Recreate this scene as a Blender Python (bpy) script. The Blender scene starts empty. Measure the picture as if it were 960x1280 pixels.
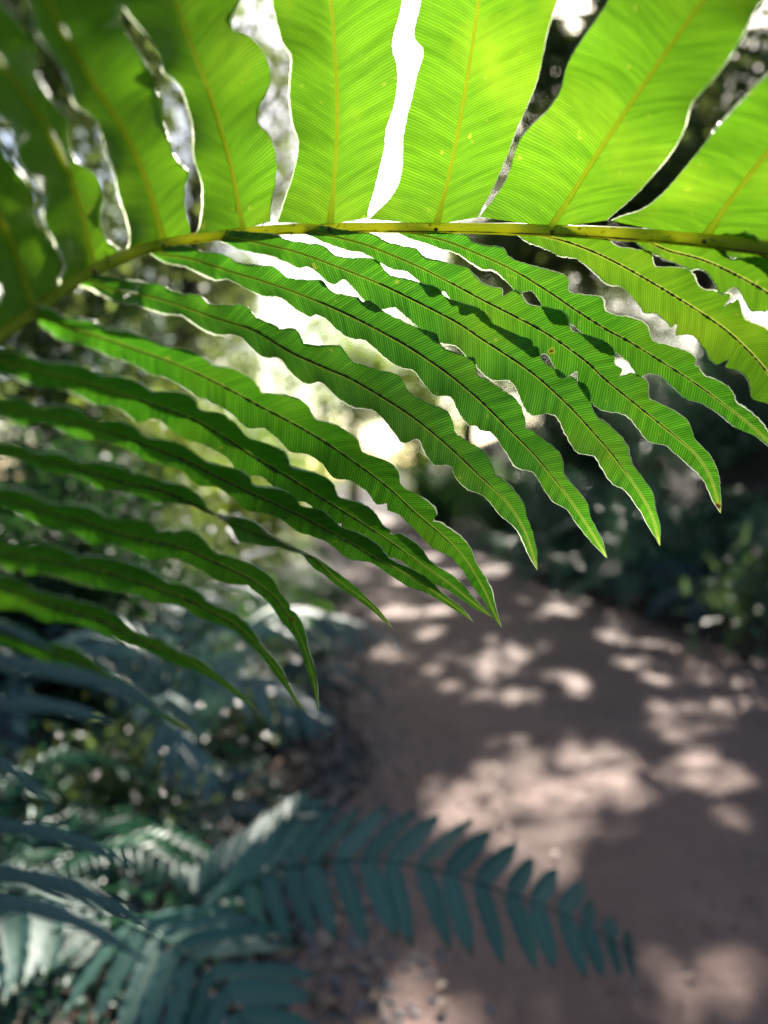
import bpy, math, random
import numpy as np
from mathutils import Vector

R = np.random.default_rng(7)
random.seed(7)
scene = bpy.context.scene
COL = scene.collection

# ------------------------------------------------------------------ camera
CAM = np.array([0.0, 0.0, 1.35])
F = 985.0                                  # focal length in photograph pixels (960 x 1280)
PITCH = math.atan(40.0 / F)                # the horizon lies a little above the middle
FWD = np.array([0, math.cos(PITCH), -math.sin(PITCH)])
UPV = np.array([0, math.sin(PITCH), math.cos(PITCH)])
RGT = np.array([1.0, 0, 0])
cam_d = bpy.data.cameras.new("camera")
cam = bpy.data.objects.new("camera", cam_d)
COL.objects.link(cam)
cam.location = CAM
cam.rotation_euler = (math.pi / 2 - PITCH, 0, 0)
cam_d.sensor_fit = 'VERTICAL'
cam_d.sensor_height = 24.0
cam_d.lens = 24.0 * F / 1280.0
cam_d.clip_start = 0.02
cam_d.clip_end = 2000
cam_d.dof.use_dof = True
cam_d.dof.focus_distance = 0.455
cam_d.dof.aperture_fstop = 2.4
scene.camera = cam


def at(x, y, d):
    """the point that lies d metres in front of the lens, in the direction of photograph pixel x, y"""
    return CAM + FWD * d + RGT * ((x - 480.0) / F * d) + UPV * ((640.0 - y) / F * d)


def on_ground(x, y, z=0.0):
    v = FWD + RGT * ((x - 480.0) / F) + UPV * ((640.0 - y) / F)
    return CAM + v * ((z - CAM[2]) / v[2])


# ------------------------------------------------------------------ light
SUN = at(712, -4, 1.0) - CAM
SUN = SUN / np.linalg.norm(SUN)
SUN_EL = math.asin(SUN[2])
SUN_AZ = math.atan2(SUN[0], SUN[1])
world = bpy.data.worlds.new("World")
scene.world = world
world.use_nodes = True
wn = world.node_tree
bg = wn.nodes["Background"]
sky = wn.nodes.new("ShaderNodeTexSky")
sky.sky_type = 'NISHITA'
sky.sun_disc = False
sky.sun_elevation = SUN_EL
sky.sun_rotation = SUN_AZ
sky.air_density = 1.0
sky.dust_density = 1.6
sky.ozone_density = 1.0
wn.links.new(sky.outputs[0], bg.inputs[0])
bg.inputs[1].default_value = 0.06
sd = bpy.data.lights.new("sun", 'SUN')
sd.energy = 5.0
sd.angle = math.radians(0.53)
sd.color = (1.0, 0.93, 0.83)
sun = bpy.data.objects.new("sun", sd)
COL.objects.link(sun)
sun.rotation_euler = Vector(SUN).to_track_quat('Z', 'Y').to_euler()
sun.location = (20, 60, 40)
scene.view_settings.view_transform = 'Standard'
scene.view_settings.look = 'None'
scene.view_settings.exposure = 2.0
scene.view_settings.gamma = 1.0
scene.cycles.use_denoising = True
scene.cycles.max_bounces = 8
scene.cycles.transmission_bounces = 6
scene.cycles.transparent_max_bounces = 8
scene.cycles.sample_clamp_indirect = 6.0
scene.cycles.caustics_reflective = False
scene.cycles.caustics_refractive = False


# ------------------------------------------------------------------ materials
class NT:
    def __init__(self, name):
        self.m = bpy.data.materials.new(name)
        self.m.use_nodes = True
        self.t = self.m.node_tree
        self.t.nodes.clear()
        self.out = self.n("ShaderNodeOutputMaterial")

    def n(self, kind, **kw):
        o = self.t.nodes.new(kind)
        for k, v in kw.items():
            setattr(o, k, v)
        return o

    def l(self, a, b):
        self.t.links.new(a, b)

    def val(self, node, key, v):
        s = node.inputs[key]
        if hasattr(v, "is_output"):
            self.l(v, s)
        else:
            s.default_value = (*v, 1.0) if isinstance(v, tuple) and len(v) == 3 else v

    def math(self, op, a, b=None):
        o = self.n("ShaderNodeMath", operation=op)
        self.val(o, 0, a)
        if b is not None:
            self.val(o, 1, b)
        return o.outputs[0]

    def mix(self, f, a, b, blend='MIX'):
        o = self.n("ShaderNodeMix", data_type='RGBA', blend_type=blend)
        self.val(o, 0, f)
        for k, v in ((6, a), (7, b)):
            if not hasattr(v, "is_output"):
                v = (*v, 1.0) if len(v) == 3 else v
            self.val(o, k, v)
        return o.outputs[2]

    def noise(self, scale, detail=3.0, vec=None, rough=0.55):
        o = self.n("ShaderNodeTexNoise")
        o.inputs["Scale"].default_value = scale
        o.inputs["Detail"].default_value = detail
        o.inputs["Roughness"].default_value = rough
        if vec is not None:
            self.l(vec, o.inputs["Vector"])
        return o.outputs["Fac"]

    def ramp(self, f, stops):
        o = self.n("ShaderNodeValToRGB")
        self.l(f, o.inputs[0])
        e = o.color_ramp.elements
        while len(e) < len(stops):
            e.new(0.5)
        for q, (p, c) in zip(e, stops):
            q.position = p
            q.color = (*c, 1.0) if len(c) == 3 else c
        return o.outputs[0]

    def bump(self, h, strength, dist):
        o = self.n("ShaderNodeBump")
        o.inputs["Strength"].default_value = strength
        o.inputs["Distance"].default_value = dist
        self.l(h, o.inputs["Height"])
        return o.outputs[0]


def leaf_shader(nt, refl, trans, rough, normal=None, tw=0.5, spec=0.5):
    """reflecting and light-transmitting leaf: diffuse/gloss plus translucency"""
    p = nt.n("ShaderNodeBsdfPrincipled")
    nt.val(p, "Base Color", refl)
    nt.val(p, "Roughness", rough)
    p.inputs["Specular IOR Level"].default_value = spec
    t = nt.n("ShaderNodeBsdfTranslucent")
    nt.val(t, "Color", trans)
    if normal is not None:
        nt.l(normal, p.inputs["Normal"])
        nt.l(normal, t.inputs["Normal"])
    mx = nt.n("ShaderNodeMixShader")
    nt.val(mx, 0, tw)
    nt.l(p.outputs[0], mx.inputs[1])
    nt.l(t.outputs[0], mx.inputs[2])
    nt.l(mx.outputs[0], nt.out.inputs[0])


def mat_leaflet(name, lo1, lo2, hi1, hi2, yel_w, rib_w, spots_at, pitch):
    """frond leaflet: close set veins running out from the midrib (UV is metres along and across)"""
    nt = NT(name)
    uv = nt.n("ShaderNodeUVMap")
    sep = nt.n("ShaderNodeSeparateXYZ")
    nt.l(uv.outputs[0], sep.inputs[0])
    u, v = sep.outputs[0], sep.outputs[1]
    av = nt.math('ABSOLUTE', v)
    tc = nt.n("ShaderNodeTexCoord")
    big = nt.noise(9.0, 3.0, tc.outputs["Object"])
    wob = nt.noise(22.0, 2.0, tc.outputs["Object"])
    ph = nt.math('SUBTRACT', u, nt.math('MULTIPLY', av, 0.58))
    ph = nt.math('ADD', ph, nt.math('MULTIPLY', nt.math('MULTIPLY', av, av), 5.0))
    ph = nt.math('ADD', ph, nt.math('MULTIPLY', wob, 0.0032))
    s = nt.math('SINE', nt.math('MULTIPLY', ph, 2 * math.pi / pitch))
    s = nt.math('MULTIPLY', nt.math('ADD', s, 1.0), 0.5)
    s = nt.math('POWER', s, 1.5)
    streak = nt.n("ShaderNodeCombineXYZ")
    nt.l(nt.math('MULTIPLY', ph, 260.0), streak.inputs[0])
    nt.l(nt.math('MULTIPLY', v, 30.0), streak.inputs[1])
    st = nt.noise(1.0, 2.0, streak.outputs[0])
    trans_lo = nt.mix(big, lo1, lo2)
    trans_hi = nt.mix(big, hi1, hi2)
    trans = nt.mix(nt.math('MULTIPLY', nt.math('ADD', nt.math('MULTIPLY', s, 0.75), 0.22), nt.math('ADD', nt.math('MULTIPLY', nt.math('SUBTRACT', st, 0.5), 2.2), 0.72)), trans_lo, trans_hi)
    # a paler band close to the midrib, a few yellow and brown flecks
    near = nt.ramp(nt.math('MULTIPLY', av, 100.0), [(0.05, (1, 1, 1)), (0.10, (0, 0, 0))])
    trans = nt.mix(nt.math('MULTIPLY', near, rib_w), trans, (0.54, 0.60, 0.10))
    yel = nt.ramp(nt.noise(17.0, 4.0, tc.outputs["Object"]), [(0.5, (0, 0, 0)), (0.72, (1, 1, 1))])
    trans = nt.mix(nt.math('MULTIPLY', yel, yel_w), trans, (0.28, 0.40, 0.015))
    spots = nt.noise(150.0, 2.0, tc.outputs["Object"])
    fleck = nt.ramp(spots, [(0.70, (0, 0, 0)), (0.76, (1, 1, 1))])
    trans = nt.mix(nt.math('MULTIPLY', fleck, 0.45), trans, (0.45, 0.42, 0.05))
    blotch = nt.ramp(nt.noise(34.0, 3.0, tc.outputs["Object"]), [(0.745, (0, 0, 0)), (0.775, (1, 1, 1))])
    trans = nt.mix(nt.math('MULTIPLY', blotch, 0.85), trans, (0.10, 0.035, 0.01))
    for p, r in spots_at:                    # scorched nicks on the rim
        dn = nt.n("ShaderNodeVectorMath", operation='DISTANCE')
        nt.l(tc.outputs["Object"], dn.inputs[0])
        dn.inputs[1].default_value = tuple(float(q) for q in p)
        dd = nt.math('ADD', dn.outputs["Value"], nt.math('MULTIPLY', nt.math('SUBTRACT', nt.noise(300.0, 3.0, tc.outputs["Object"]), 0.5), r * 1.6))
        dd = nt.math('DIVIDE', dd, r)
        trans = nt.mix(nt.ramp(dd, [(0.75, (1, 1, 1)), (1.0, (0, 0, 0))]), trans, (0.24, 0.30, 0.02))
        trans = nt.mix(nt.ramp(dd, [(0.40, (1, 1, 1)), (0.62, (0, 0, 0))]), trans, (0.07, 0.02, 0.008))
    refl = nt.mix(s, (0.022, 0.075, 0.012), (0.05, 0.13, 0.02))
    nrm = nt.bump(s, 0.55, 0.0004)
    leaf_shader(nt, refl, trans, 0.38, nrm, tw=0.62)
    return nt.m


def mat_margin_glint():
    nt = NT("leaf_margin_glint")
    leaf_shader(nt, (0.45, 0.52, 0.32), (0.80, 0.86, 0.60), 0.3, tw=0.6)  # near-white colour paints the sunlit halo along the leaflet's edge
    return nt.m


def mat_stalk(name, a, b, rough=0.42, tw=0.25, scale=60.0):
    nt = NT(name)
    tc = nt.n("ShaderNodeTexCoord")
    f = nt.noise(scale, 4.0, tc.outputs["Object"])
    c = nt.mix(nt.ramp(f, [(0.35, (0, 0, 0)), (0.7, (1, 1, 1))]), a, b)
    nrm = nt.bump(nt.noise(scale * 5, 3.0, tc.outputs["Object"]), 0.3, 0.0005)
    leaf_shader(nt, c, c, rough, nrm, tw=tw)
    return nt.m


def mat_leaf(name, dark, light, trans, rough=0.4, tw=0.45, scale=2.5, fine=60.0, spec=0.3, ribbed=False):
    """shrub, tree or fern foliage: colour drifts from clump to clump and from leaf to leaf"""
    nt = NT(name)
    geo = nt.n("ShaderNodeNewGeometry")
    tc = nt.n("ShaderNodeTexCoord")
    info = nt.n("ShaderNodeObjectInfo")
    f1 = nt.noise(scale, 3.0, geo.outputs["Position"])
    rnd = geo.outputs["Random Per Island"]
    f = nt.math('ADD', nt.math('MULTIPLY', f1, 0.6), nt.math('MULTIPLY', rnd, 0.5))
    f = nt.math('ADD', f, nt.math('MULTIPLY', nt.math('SUBTRACT', info.outputs["Random"], 0.4), 0.45))
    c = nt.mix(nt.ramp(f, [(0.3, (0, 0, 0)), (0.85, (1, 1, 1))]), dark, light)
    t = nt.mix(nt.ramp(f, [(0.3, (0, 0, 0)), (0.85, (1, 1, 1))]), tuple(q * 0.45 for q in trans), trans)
    nrm = nt.bump(nt.noise(fine, 2.0, geo.outputs["Position"]), 0.25, 0.003)
    if ribbed:                               # pale midrib, slanting side veins, browned tips on some leaflets
        uv = nt.n("ShaderNodeUVMap")
        sep = nt.n("ShaderNodeSeparateXYZ")
        nt.l(uv.outputs[0], sep.inputs[0])
        av = nt.math('ABSOLUTE', sep.outputs[1])
        vein = nt.math('SINE', nt.math('MULTIPLY', nt.math('SUBTRACT', sep.outputs[0], nt.math('MULTIPLY', av, 0.10)), 190.0))
        c = nt.mix(nt.math('MULTIPLY', nt.math('ADD', vein, 1.0), 0.16), c, light)
        c = nt.mix(nt.ramp(av, [(0.05, (.7, .7, .7)), (0.14, (0, 0, 0))]), c, (0.14, 0.19, 0.11))
        tipn = nt.math('ADD', sep.outputs[0], nt.math('MULTIPLY', nt.noise(35.0, 3.0, geo.outputs["Position"]), 0.35))
        tipn = nt.math('ADD', tipn, nt.math('MULTIPLY', info.outputs["Random"], 0.25))
        c = nt.mix(nt.ramp(nt.math('SUBTRACT', tipn, 0.5), [(0.72, (0, 0, 0)), (0.86, (.8, .8, .8))]), c, (0.10, 0.065, 0.03))
        nrm = nt.bump(vein, 0.25, 0.002)
    leaf_shader(nt, c, t, rough, nrm, tw=tw, spec=spec)
    return nt.m


def mat_solid(name, stops, scale, rough, bump=0.5, dist=0.01, detail=6.0, stretch=None):
    nt = NT(name)
    geo = nt.n("ShaderNodeNewGeometry")
    vec = geo.outputs["Position"]
    if stretch:
        mp = nt.n("ShaderNodeMapping")
        mp.inputs["Scale"].default_value = stretch
        nt.l(vec, mp.inputs["Vector"])
        vec = mp.outputs[0]
    f = nt.noise(scale, detail, vec)
    c = nt.ramp(f, stops)
    p = nt.n("ShaderNodeBsdfPrincipled")
    nt.l(c, p.inputs["Base Color"])
    p.inputs["Roughness"].default_value = rough
    nt.l(nt.bump(nt.noise(scale * 4, 5.0, vec), bump, dist), p.inputs["Normal"])
    nt.l(p.outputs[0], nt.out.inputs[0])
    return nt.m


def mat_path():
    nt = NT("packed_earth")
    geo = nt.n("ShaderNodeNewGeometry")
    pos = geo.outputs["Position"]
    broad = nt.noise(1.3, 6.0, pos, 0.65)
    mid = nt.noise(7.0, 5.0, pos)
    grit = nt.noise(120.0, 3.0, pos)
    c = nt.ramp(broad, [(0.3, (0.100, 0.051, 0.039)), (0.7, (0.215, 0.122, 0.097))])
    c = nt.mix(nt.math('MULTIPLY', mid, 0.45), c, (0.28, 0.168, 0.138))
    c = nt.mix(nt.ramp(grit, [(0.62, (0, 0, 0)), (0.72, (0.6, 0.6, 0.6))]), c, (0.36, 0.27, 0.235))
    c = nt.mix(nt.ramp(grit, [(0.28, (0.7, 0.7, 0.7)), (0.38, (0, 0, 0))]), c, (0.06, 0.045, 0.04))
    p = nt.n("ShaderNodeBsdfPrincipled")
    nt.l(c, p.inputs["Base Color"])
    p.inputs["Roughness"].default_value = 0.8
    h = nt.math('ADD', nt.math('MULTIPLY', mid, 1.0), nt.math('MULTIPLY', grit, 0.25))
    nt.l(nt.bump(h, 0.9, 0.03), p.inputs["Normal"])
    nt.l(p.outputs[0], nt.out.inputs[0])
    return nt.m


M_LEAFLET_SUNLIT = mat_leaflet("leaflet_sunlit_yellow_green", (0.030, 0.110, 0.003), (0.062, 0.155, 0.004), (0.118, 0.32, 0.010), (0.19, 0.38, 0.012), .4, .9, [], 0.00142)  # yellower copy of the leaflet colour, for those in bright sun
M_MARGIN_GLINT = mat_margin_glint()
M_MIDRIB = mat_stalk("midrib_yellow_green", (0.56, 0.60, 0.10), (0.66, 0.68, 0.15), tw=0.88)
M_MIDRIB_GREEN = mat_stalk("midrib_pale_green", (0.30, 0.42, 0.06), (0.42, 0.52, 0.10), tw=0.85)
M_FURROW = mat_stalk("midrib_dark_furrow", (0.012, 0.016, 0.006), (0.03, 0.035, 0.01), tw=0.1)
M_RACHIS = mat_stalk("rachis_green", (0.48, 0.54, 0.05), (0.66, 0.64, 0.09), tw=0.76, scale=38.0)
M_NODE = mat_stalk("rachis_brown_node", (0.05, 0.025, 0.012), (0.09, 0.05, 0.02), tw=0.0)
M_TEAL = mat_leaf("fern_blue_green", (0.016, 0.066, 0.046), (0.046, 0.125, 0.088), (0.05, 0.17, 0.07), rough=0.42, tw=0.25, scale=5.0)
M_GREY = mat_leaf("fern_grey_blue", (0.06, 0.105, 0.115), (0.11, 0.17, 0.18), (0.06, 0.14, 0.09), rough=0.4, tw=0.2, scale=5.0)
M_NEAR = mat_leaf("frond_grey_teal", (0.035, 0.080, 0.080), (0.075, 0.135, 0.135), (0.04, 0.12, 0.07), rough=0.5, tw=0.2, scale=25.0)
M_TEAL_RIB = mat_leaf("fern_blue_green_ribbed", (0.026, 0.090, 0.074), (0.068, 0.155, 0.128), (0.05, 0.17, 0.07), rough=0.45, tw=0.25, scale=5.0, ribbed=True)
M_GREY_RIB = mat_leaf("fern_grey_blue_ribbed", (0.055, 0.115, 0.105), (0.11, 0.18, 0.165), (0.06, 0.14, 0.09), rough=0.42, tw=0.2, scale=5.0, spec=.4, ribbed=True)
M_FERN = mat_leaf("fern_green", (0.022, 0.075, 0.028), (0.05, 0.14, 0.045), (0.12, 0.32, 0.03), rough=0.4, tw=0.4, scale=4.0)
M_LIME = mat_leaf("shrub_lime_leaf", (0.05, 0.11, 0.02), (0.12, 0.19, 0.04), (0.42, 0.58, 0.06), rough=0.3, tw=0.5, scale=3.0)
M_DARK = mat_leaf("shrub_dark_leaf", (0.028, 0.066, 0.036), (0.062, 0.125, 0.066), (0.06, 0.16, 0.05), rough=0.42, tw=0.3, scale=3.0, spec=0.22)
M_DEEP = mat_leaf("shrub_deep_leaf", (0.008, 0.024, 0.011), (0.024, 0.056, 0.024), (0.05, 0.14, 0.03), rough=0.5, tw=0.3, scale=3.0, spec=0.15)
M_DUSK = mat_leaf("shrub_dusky_leaf", (0.08, 0.17, 0.10), (0.135, 0.24, 0.145), (0.06, 0.16, 0.06), rough=0.34, tw=0.25, scale=3.0, spec=0.9)
M_PALE = mat_leaf("shrub_pale_leaf", (0.06, 0.11, 0.07), (0.13, 0.19, 0.11), (0.22, 0.36, 0.10), rough=0.34, tw=0.4, scale=5.0)
M_GLOSS = mat_leaf("shrub_glossy_leaf", (0.03, 0.075, 0.03), (0.09, 0.15, 0.06), (0.24, 0.34, 0.08), rough=0.2, tw=0.35, scale=4.0, spec=0.6)
M_CANOPY = mat_leaf("tree_leaf", (0.035, 0.065, 0.022), (0.085, 0.12, 0.05), (0.24, 0.32, 0.07), rough=0.42, tw=0.45, scale=0.8)
M_STEM = mat_solid("stem_bark", [(0.3, (0.035, 0.025, 0.018)), (0.7, (0.10, 0.075, 0.05))], 14.0, 0.85)
M_BARK = mat_solid("tree_bark", [(0.3, (0.045, 0.034, 0.027)), (0.55, (0.11, 0.088, 0.07)), (0.75, (0.19, 0.16, 0.135))], 5.0, 0.9, 0.9, 0.03, stretch=(1, 1, 0.25))
M_SOIL = mat_solid("forest_soil", [(0.3, (0.016, 0.012, 0.009)), (0.6, (0.042, 0.030, 0.023)), (0.8, (0.08, 0.056, 0.04))], 3.0, 0.95, 0.9, 0.05)
M_STONE = mat_solid("gravel_stone", [(0.3, (0.035, 0.034, 0.040)), (0.7, (0.22, 0.205, 0.205))], 22.0, 0.75, 0.4, 0.004)
M_LITTER = mat_leaf("dead_leaf", (0.09, 0.05, 0.035), (0.36, 0.25, 0.19), (0.2, 0.10, 0.04), rough=0.5, tw=0.2, scale=6.0)
M_PATH = mat_path()


# ------------------------------------------------------------------ mesh helpers
def link(o, parent=None):
    COL.objects.link(o)
    if parent is not None:
        o.parent = parent
    return o


def mesh_obj(name, verts, faces, mat, parent=None, uv=None, smooth=True):
    verts = np.asarray(verts, dtype=np.float32)
    me = bpy.data.meshes.new(name)
    if isinstance(faces, np.ndarray):
        k = faces.shape[1]
        nf = len(faces)
        me.vertices.add(len(verts))
        me.vertices.foreach_set("co", verts.ravel())
        me.loops.add(nf * k)
        me.loops.foreach_set("vertex_index", faces.astype(np.int32).ravel())
        me.polygons.add(nf)
        me.polygons.foreach_set("loop_start", np.arange(0, nf * k, k, dtype=np.int32))
        me.polygons.foreach_set("loop_total", np.full(nf, k, dtype=np.int32))
        me.update(calc_edges=True)
    else:
        me.from_pydata(verts.tolist(), [], faces)
    if smooth:
        me.polygons.foreach_set("use_smooth", np.ones(len(me.polygons), dtype=bool))
    if uv is not None:
        lay = me.uv_layers.new(name="UVMap")
        idx = np.empty(len(me.loops), dtype=np.int32)
        me.loops.foreach_get("vertex_index", idx)
        lay.data.foreach_set("uv", np.asarray(uv, dtype=np.float32)[idx].ravel())
    me.materials.append(mat)
    me.validate()
    return link(bpy.data.objects.new(name, me), parent)


def thing(name, label, cat, loc, group=None):
    o = bpy.data.objects.new(name, None)
    o.empty_display_size = 0.1
    o.location = loc
    o["label"] = label
    o["category"] = cat
    if group:
        o["group"] = group
    COL.objects.link(o)
    return o


def smooth_line(pts, n):
    """Catmull-Rom through pts, resampled to n points of even arc length"""
    p = np.asarray(pts, dtype=float)
    q = np.vstack([2 * p[0] - p[1], p, 2 * p[-1] - p[-2]])
    out = []
    for i in range(1, len(q) - 2):
        t = np.linspace(0, 1, 24, endpoint=False)[:, None]
        a, b, c, d = q[i - 1], q[i], q[i + 1], q[i + 2]
        out.append(0.5 * (2 * b + (c - a) * t + (2 * a - 5 * b + 4 * c - d) * t ** 2 + (3 * b - a - 3 * c + d) * t ** 3))
    out.append(p[-1:])
    q = np.vstack(out)
    s = np.concatenate([[0], np.cumsum(np.linalg.norm(np.diff(q, axis=0), axis=1))])
    t = np.linspace(0, s[-1], n)
    return np.stack([np.interp(t, s, q[:, k]) for k in range(p.shape[1])], axis=1)


def norm(a):
    return a / np.maximum(np.linalg.norm(a, axis=-1, keepdims=True), 1e-9)


def tube(line, radii, sides=8, flat=1.0):
    """rings round a line; returns vertices and quads"""
    line = np.asarray(line, dtype=float)
    n = len(line)
    radii = np.broadcast_to(np.asarray(radii, dtype=float), (n,))
    t = norm(np.gradient(line, axis=0))
    ref = np.array([0.0, 0.3, 1.0]) if abs(t[0][2]) < 0.8 else np.array([1.0, 0.2, 0.0])
    a = norm(np.cross(t, ref))
    b = np.cross(t, a)
    ang = np.linspace(0, 2 * math.pi, sides, endpoint=False)
    v = line[:, None, :] + radii[:, None, None] * (np.cos(ang)[None, :, None] * a[:, None, :] + flat * np.sin(ang)[None, :, None] * b[:, None, :])
    i, j = np.meshgrid(np.arange(n - 1), np.arange(sides), indexing='ij')
    k = (j + 1) % sides
    f = np.stack([i * sides + j, i * sides + k, (i + 1) * sides + k, (i + 1) * sides + j], axis=-1).reshape(-1, 4)
    return v.reshape(-1, 3), f


def join(parts):
    vs, fs, o = [], [], 0
    for v, f in parts:
        vs.append(v)
        fs.append(f + o)
        o += len(v)
    return np.vstack(vs), np.vstack(fs)


def grid_faces(n, m):
    i, j = np.meshgrid(np.arange(n - 1), np.arange(m - 1), indexing='ij')
    return np.stack([i * m + j, (i + 1) * m + j, (i + 1) * m + j + 1, i * m + j + 1], axis=-1).reshape(-1, 4)


LEAF_V = np.array([(0, 0, 0), (-.5, .34, .10), (0, .36, 0), (.5, .34, .10), (-.36, .7, .06), (0, .7, -.05), (.36, .7, .06), (0, 1, -.16)])
LEAF_F = np.array([(0, 2, 1), (0, 3, 2), (1, 2, 5), (1, 5, 4), (2, 3, 6), (2, 6, 5), (4, 5, 7), (5, 6, 7)])


def leaves(P, axis, up, length, width):
    """one small folded leaf at each point"""
    P = np.asarray(P)
    n = len(P)
    a = norm(np.asarray(axis))
    x = norm(np.cross(a, np.asarray(up)))
    z = np.cross(x, a)
    L = np.broadcast_to(np.asarray(length, dtype=float), (n,))[:, None, None]
    W = np.broadcast_to(np.asarray(width, dtype=float), (n,))[:, None, None]
    v = (P[:, None, :] + LEAF_V[None, :, 0:1] * W * x[:, None, :] + LEAF_V[None, :, 1:2] * L * a[:, None, :] + LEAF_V[None, :, 2:3] * L * z[:, None, :])
    f = LEAF_F[None] + (np.arange(n) * 8)[:, None, None]
    return v.reshape(-1, 3), f.reshape(-1, 3)


# ------------------------------------------------------------------ ground, path and banks
LY = [0, 3.3, 8.4, 14.7, 23, 32, 45, 80]
LX = [-0.08, -0.16, -0.32, -0.62, -1.15, -2.4, -5.5, -16]
RY = [0, 5.8, 9.5, 14.7, 23, 32, 45, 80]
RX = [2.95, 2.82, 2.12, 1.55, 0.75, -0.5, -3.4, -13]


def xl(y):
    return np.interp(y, LY, LX)


def xr(y):
    return np.interp(y, RY, RX)


def sstep(t):
    t = np.clip(t, 0, 1)
    return t * t * (3 - 2 * t)


def height(x, y):
    x = np.asarray(x, dtype=float)
    y = np.asarray(y, dtype=float)
    dr = x - xr(y) - 0.15
    dl = xl(y) - 0.2 - x
    far = 1 - 0.6 * sstep((y - 30) / 40)
    back = sstep((y + 6) / 6)
    h = 3.2 * sstep(dr / 5.0) * far + 1.3 * sstep(dl / 4.0)
    bumps = 0.10 * np.sin(x * 2.3 + 1.1 * np.sin(y * 1.7)) * np.sin(y * 1.9 + 0.7) + 0.05 * np.sin(x * 5.1 + y * 3.3)
    edge = np.maximum(sstep(dr / 0.8), sstep(dl / 0.8))
    return (h + bumps * edge) * (0.3 + 0.7 * back)


def structure(o, label=None):
    o["kind"] = "structure"
    if label:
        o["label"] = label
    return o


gx = np.concatenate([np.linspace(-220, -14, 14, endpoint=False), np.linspace(-14, 14, 150), np.linspace(14, 220, 15)[1:]])
gy = np.concatenate([np.linspace(-60, -4, 8, endpoint=False), np.linspace(-4, 30, 180), np.linspace(30, 400, 40)[1:]])
X, Y = np.meshgrid(gx, gy, indexing='ij')
Z = height(X, Y) - 0.012
structure(mesh_obj("ground", np.stack([X, Y, Z], -1).reshape(-1, 3), grid_faces(len(gx), len(gy)), M_SOIL), "dark forest soil of the banks on both sides of the path")
py_ = np.linspace(-4, 60, 200)
pu = np.linspace(0, 1, 31)
PX = xl(py_)[:, None] + (xr(py_) - xl(py_))[:, None] * pu[None, :]
wob = 0.10 * np.sin(py_ * 2.1) + 0.06 * np.sin(py_ * 5.3 + 1)
PX[:, 0] += wob
PX[:, -1] += -0.7 * wob
PZ = 0.012 * np.sin(PX * 3.1 + py_[:, None] * 1.3) * np.sin(py_[:, None] * 2.2) * (np.sin(pu * math.pi))[None, :] + 0.012
structure(mesh_obj("path", np.stack([PX, np.broadcast_to(py_[:, None], PX.shape), PZ], -1).reshape(-1, 3), grid_faces(200, 31), M_PATH), "packed brown earth path with patches of sunlight")


def stones(n, place, smin, smax, name, mat, label):
    t = (1 + 5 ** 0.5) / 2
    V = norm(np.array([(-1, t, 0), (1, t, 0), (-1, -t, 0), (1, -t, 0), (0, -1, t), (0, 1, t), (0, -1, -t), (0, 1, -t), (t, 0, -1), (t, 0, 1), (-t, 0, -1), (-t, 0, 1)], dtype=float))
    Fc = np.array([(0, 11, 5), (0, 5, 1), (0, 1, 7), (0, 7, 10), (0, 10, 11), (1, 5, 9), (5, 11, 4), (11, 10, 2), (10, 7, 6), (7, 1, 8), (3, 9, 4), (3, 4, 2), (3, 2, 6), (3, 6, 8), (3, 8, 9), (4, 9, 5), (2, 4, 11), (6, 2, 10), (8, 6, 7), (9, 8, 1)])
    P = place(n)
    s = smin + (smax - smin) * R.random(n) ** 2.5
    v = V[None] * (1 + 0.28 * R.standard_normal((n, 12, 1))) * s[:, None, None] * np.stack([np.ones(n), 0.6 + 0.6 * R.random(n), 0.45 + 0.3 * R.random(n)], -1)[:, None, :]
    v = v + P[:, None, :] + np.array([0, 0, 0.05])[None, None] * s[:, None, None]
    o = mesh_obj(name, v.reshape(-1, 3), (Fc[None] + (np.arange(n) * 12)[:, None, None]).reshape(-1, 3), mat, smooth=False)
    o["kind"] = "stuff"
    o["label"] = label
    return o


def place_edge(n):
    y = 1.4 + 12 * R.random(n) ** 1.7
    x = xl(y) + R.normal(0.02, 0.16, n)
    return np.stack([x, y, np.maximum(height(x, y) - 0.012, 0.008)], -1)


def place_path(n):
    y = 1.2 + 12 * R.random(n) ** 1.4
    x = xl(y) + (xr(y) - xl(y)) * R.random(n)
    return np.stack([x, y, np.full(n, 0.012)], -1)


stones(9000, place_edge, 0.003, 0.020, "gravel", M_STONE, "loose grey gravel along the left edge of the path")
stones(2600, place_path, 0.002, 0.011, "grit", M_STONE, "small pebbles scattered over the brown earth path")


def litter(n, xs, ys, name, label, size=(0.03, 0.09), mat=M_LITTER):
    x = R.uniform(*xs, n)
    y = R.uniform(*ys, n)
    keep = (x < xl(y) + 0.15) | (x > xr(y) - 0.25)
    x, y = x[keep], y[keep]
    n = len(x)
    P = np.stack([x, y, np.maximum(height(x, y), 0) + 0.005 + 0.02 * R.random(n)], -1)
    ax = np.stack([R.normal(0, 1, n), R.normal(0, 1, n), R.normal(0, 0.25, n)], -1)
    up = np.stack([R.normal(0, .35, n), R.normal(0, .35, n), np.ones(n)], -1)
    L = R.uniform(*size, n)
    o = mesh_obj(name, *leaves(P, ax, up, L, L * R.uniform(.4, .7, n)), mat)
    o["kind"] = "stuff"
    o["label"] = label


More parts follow.
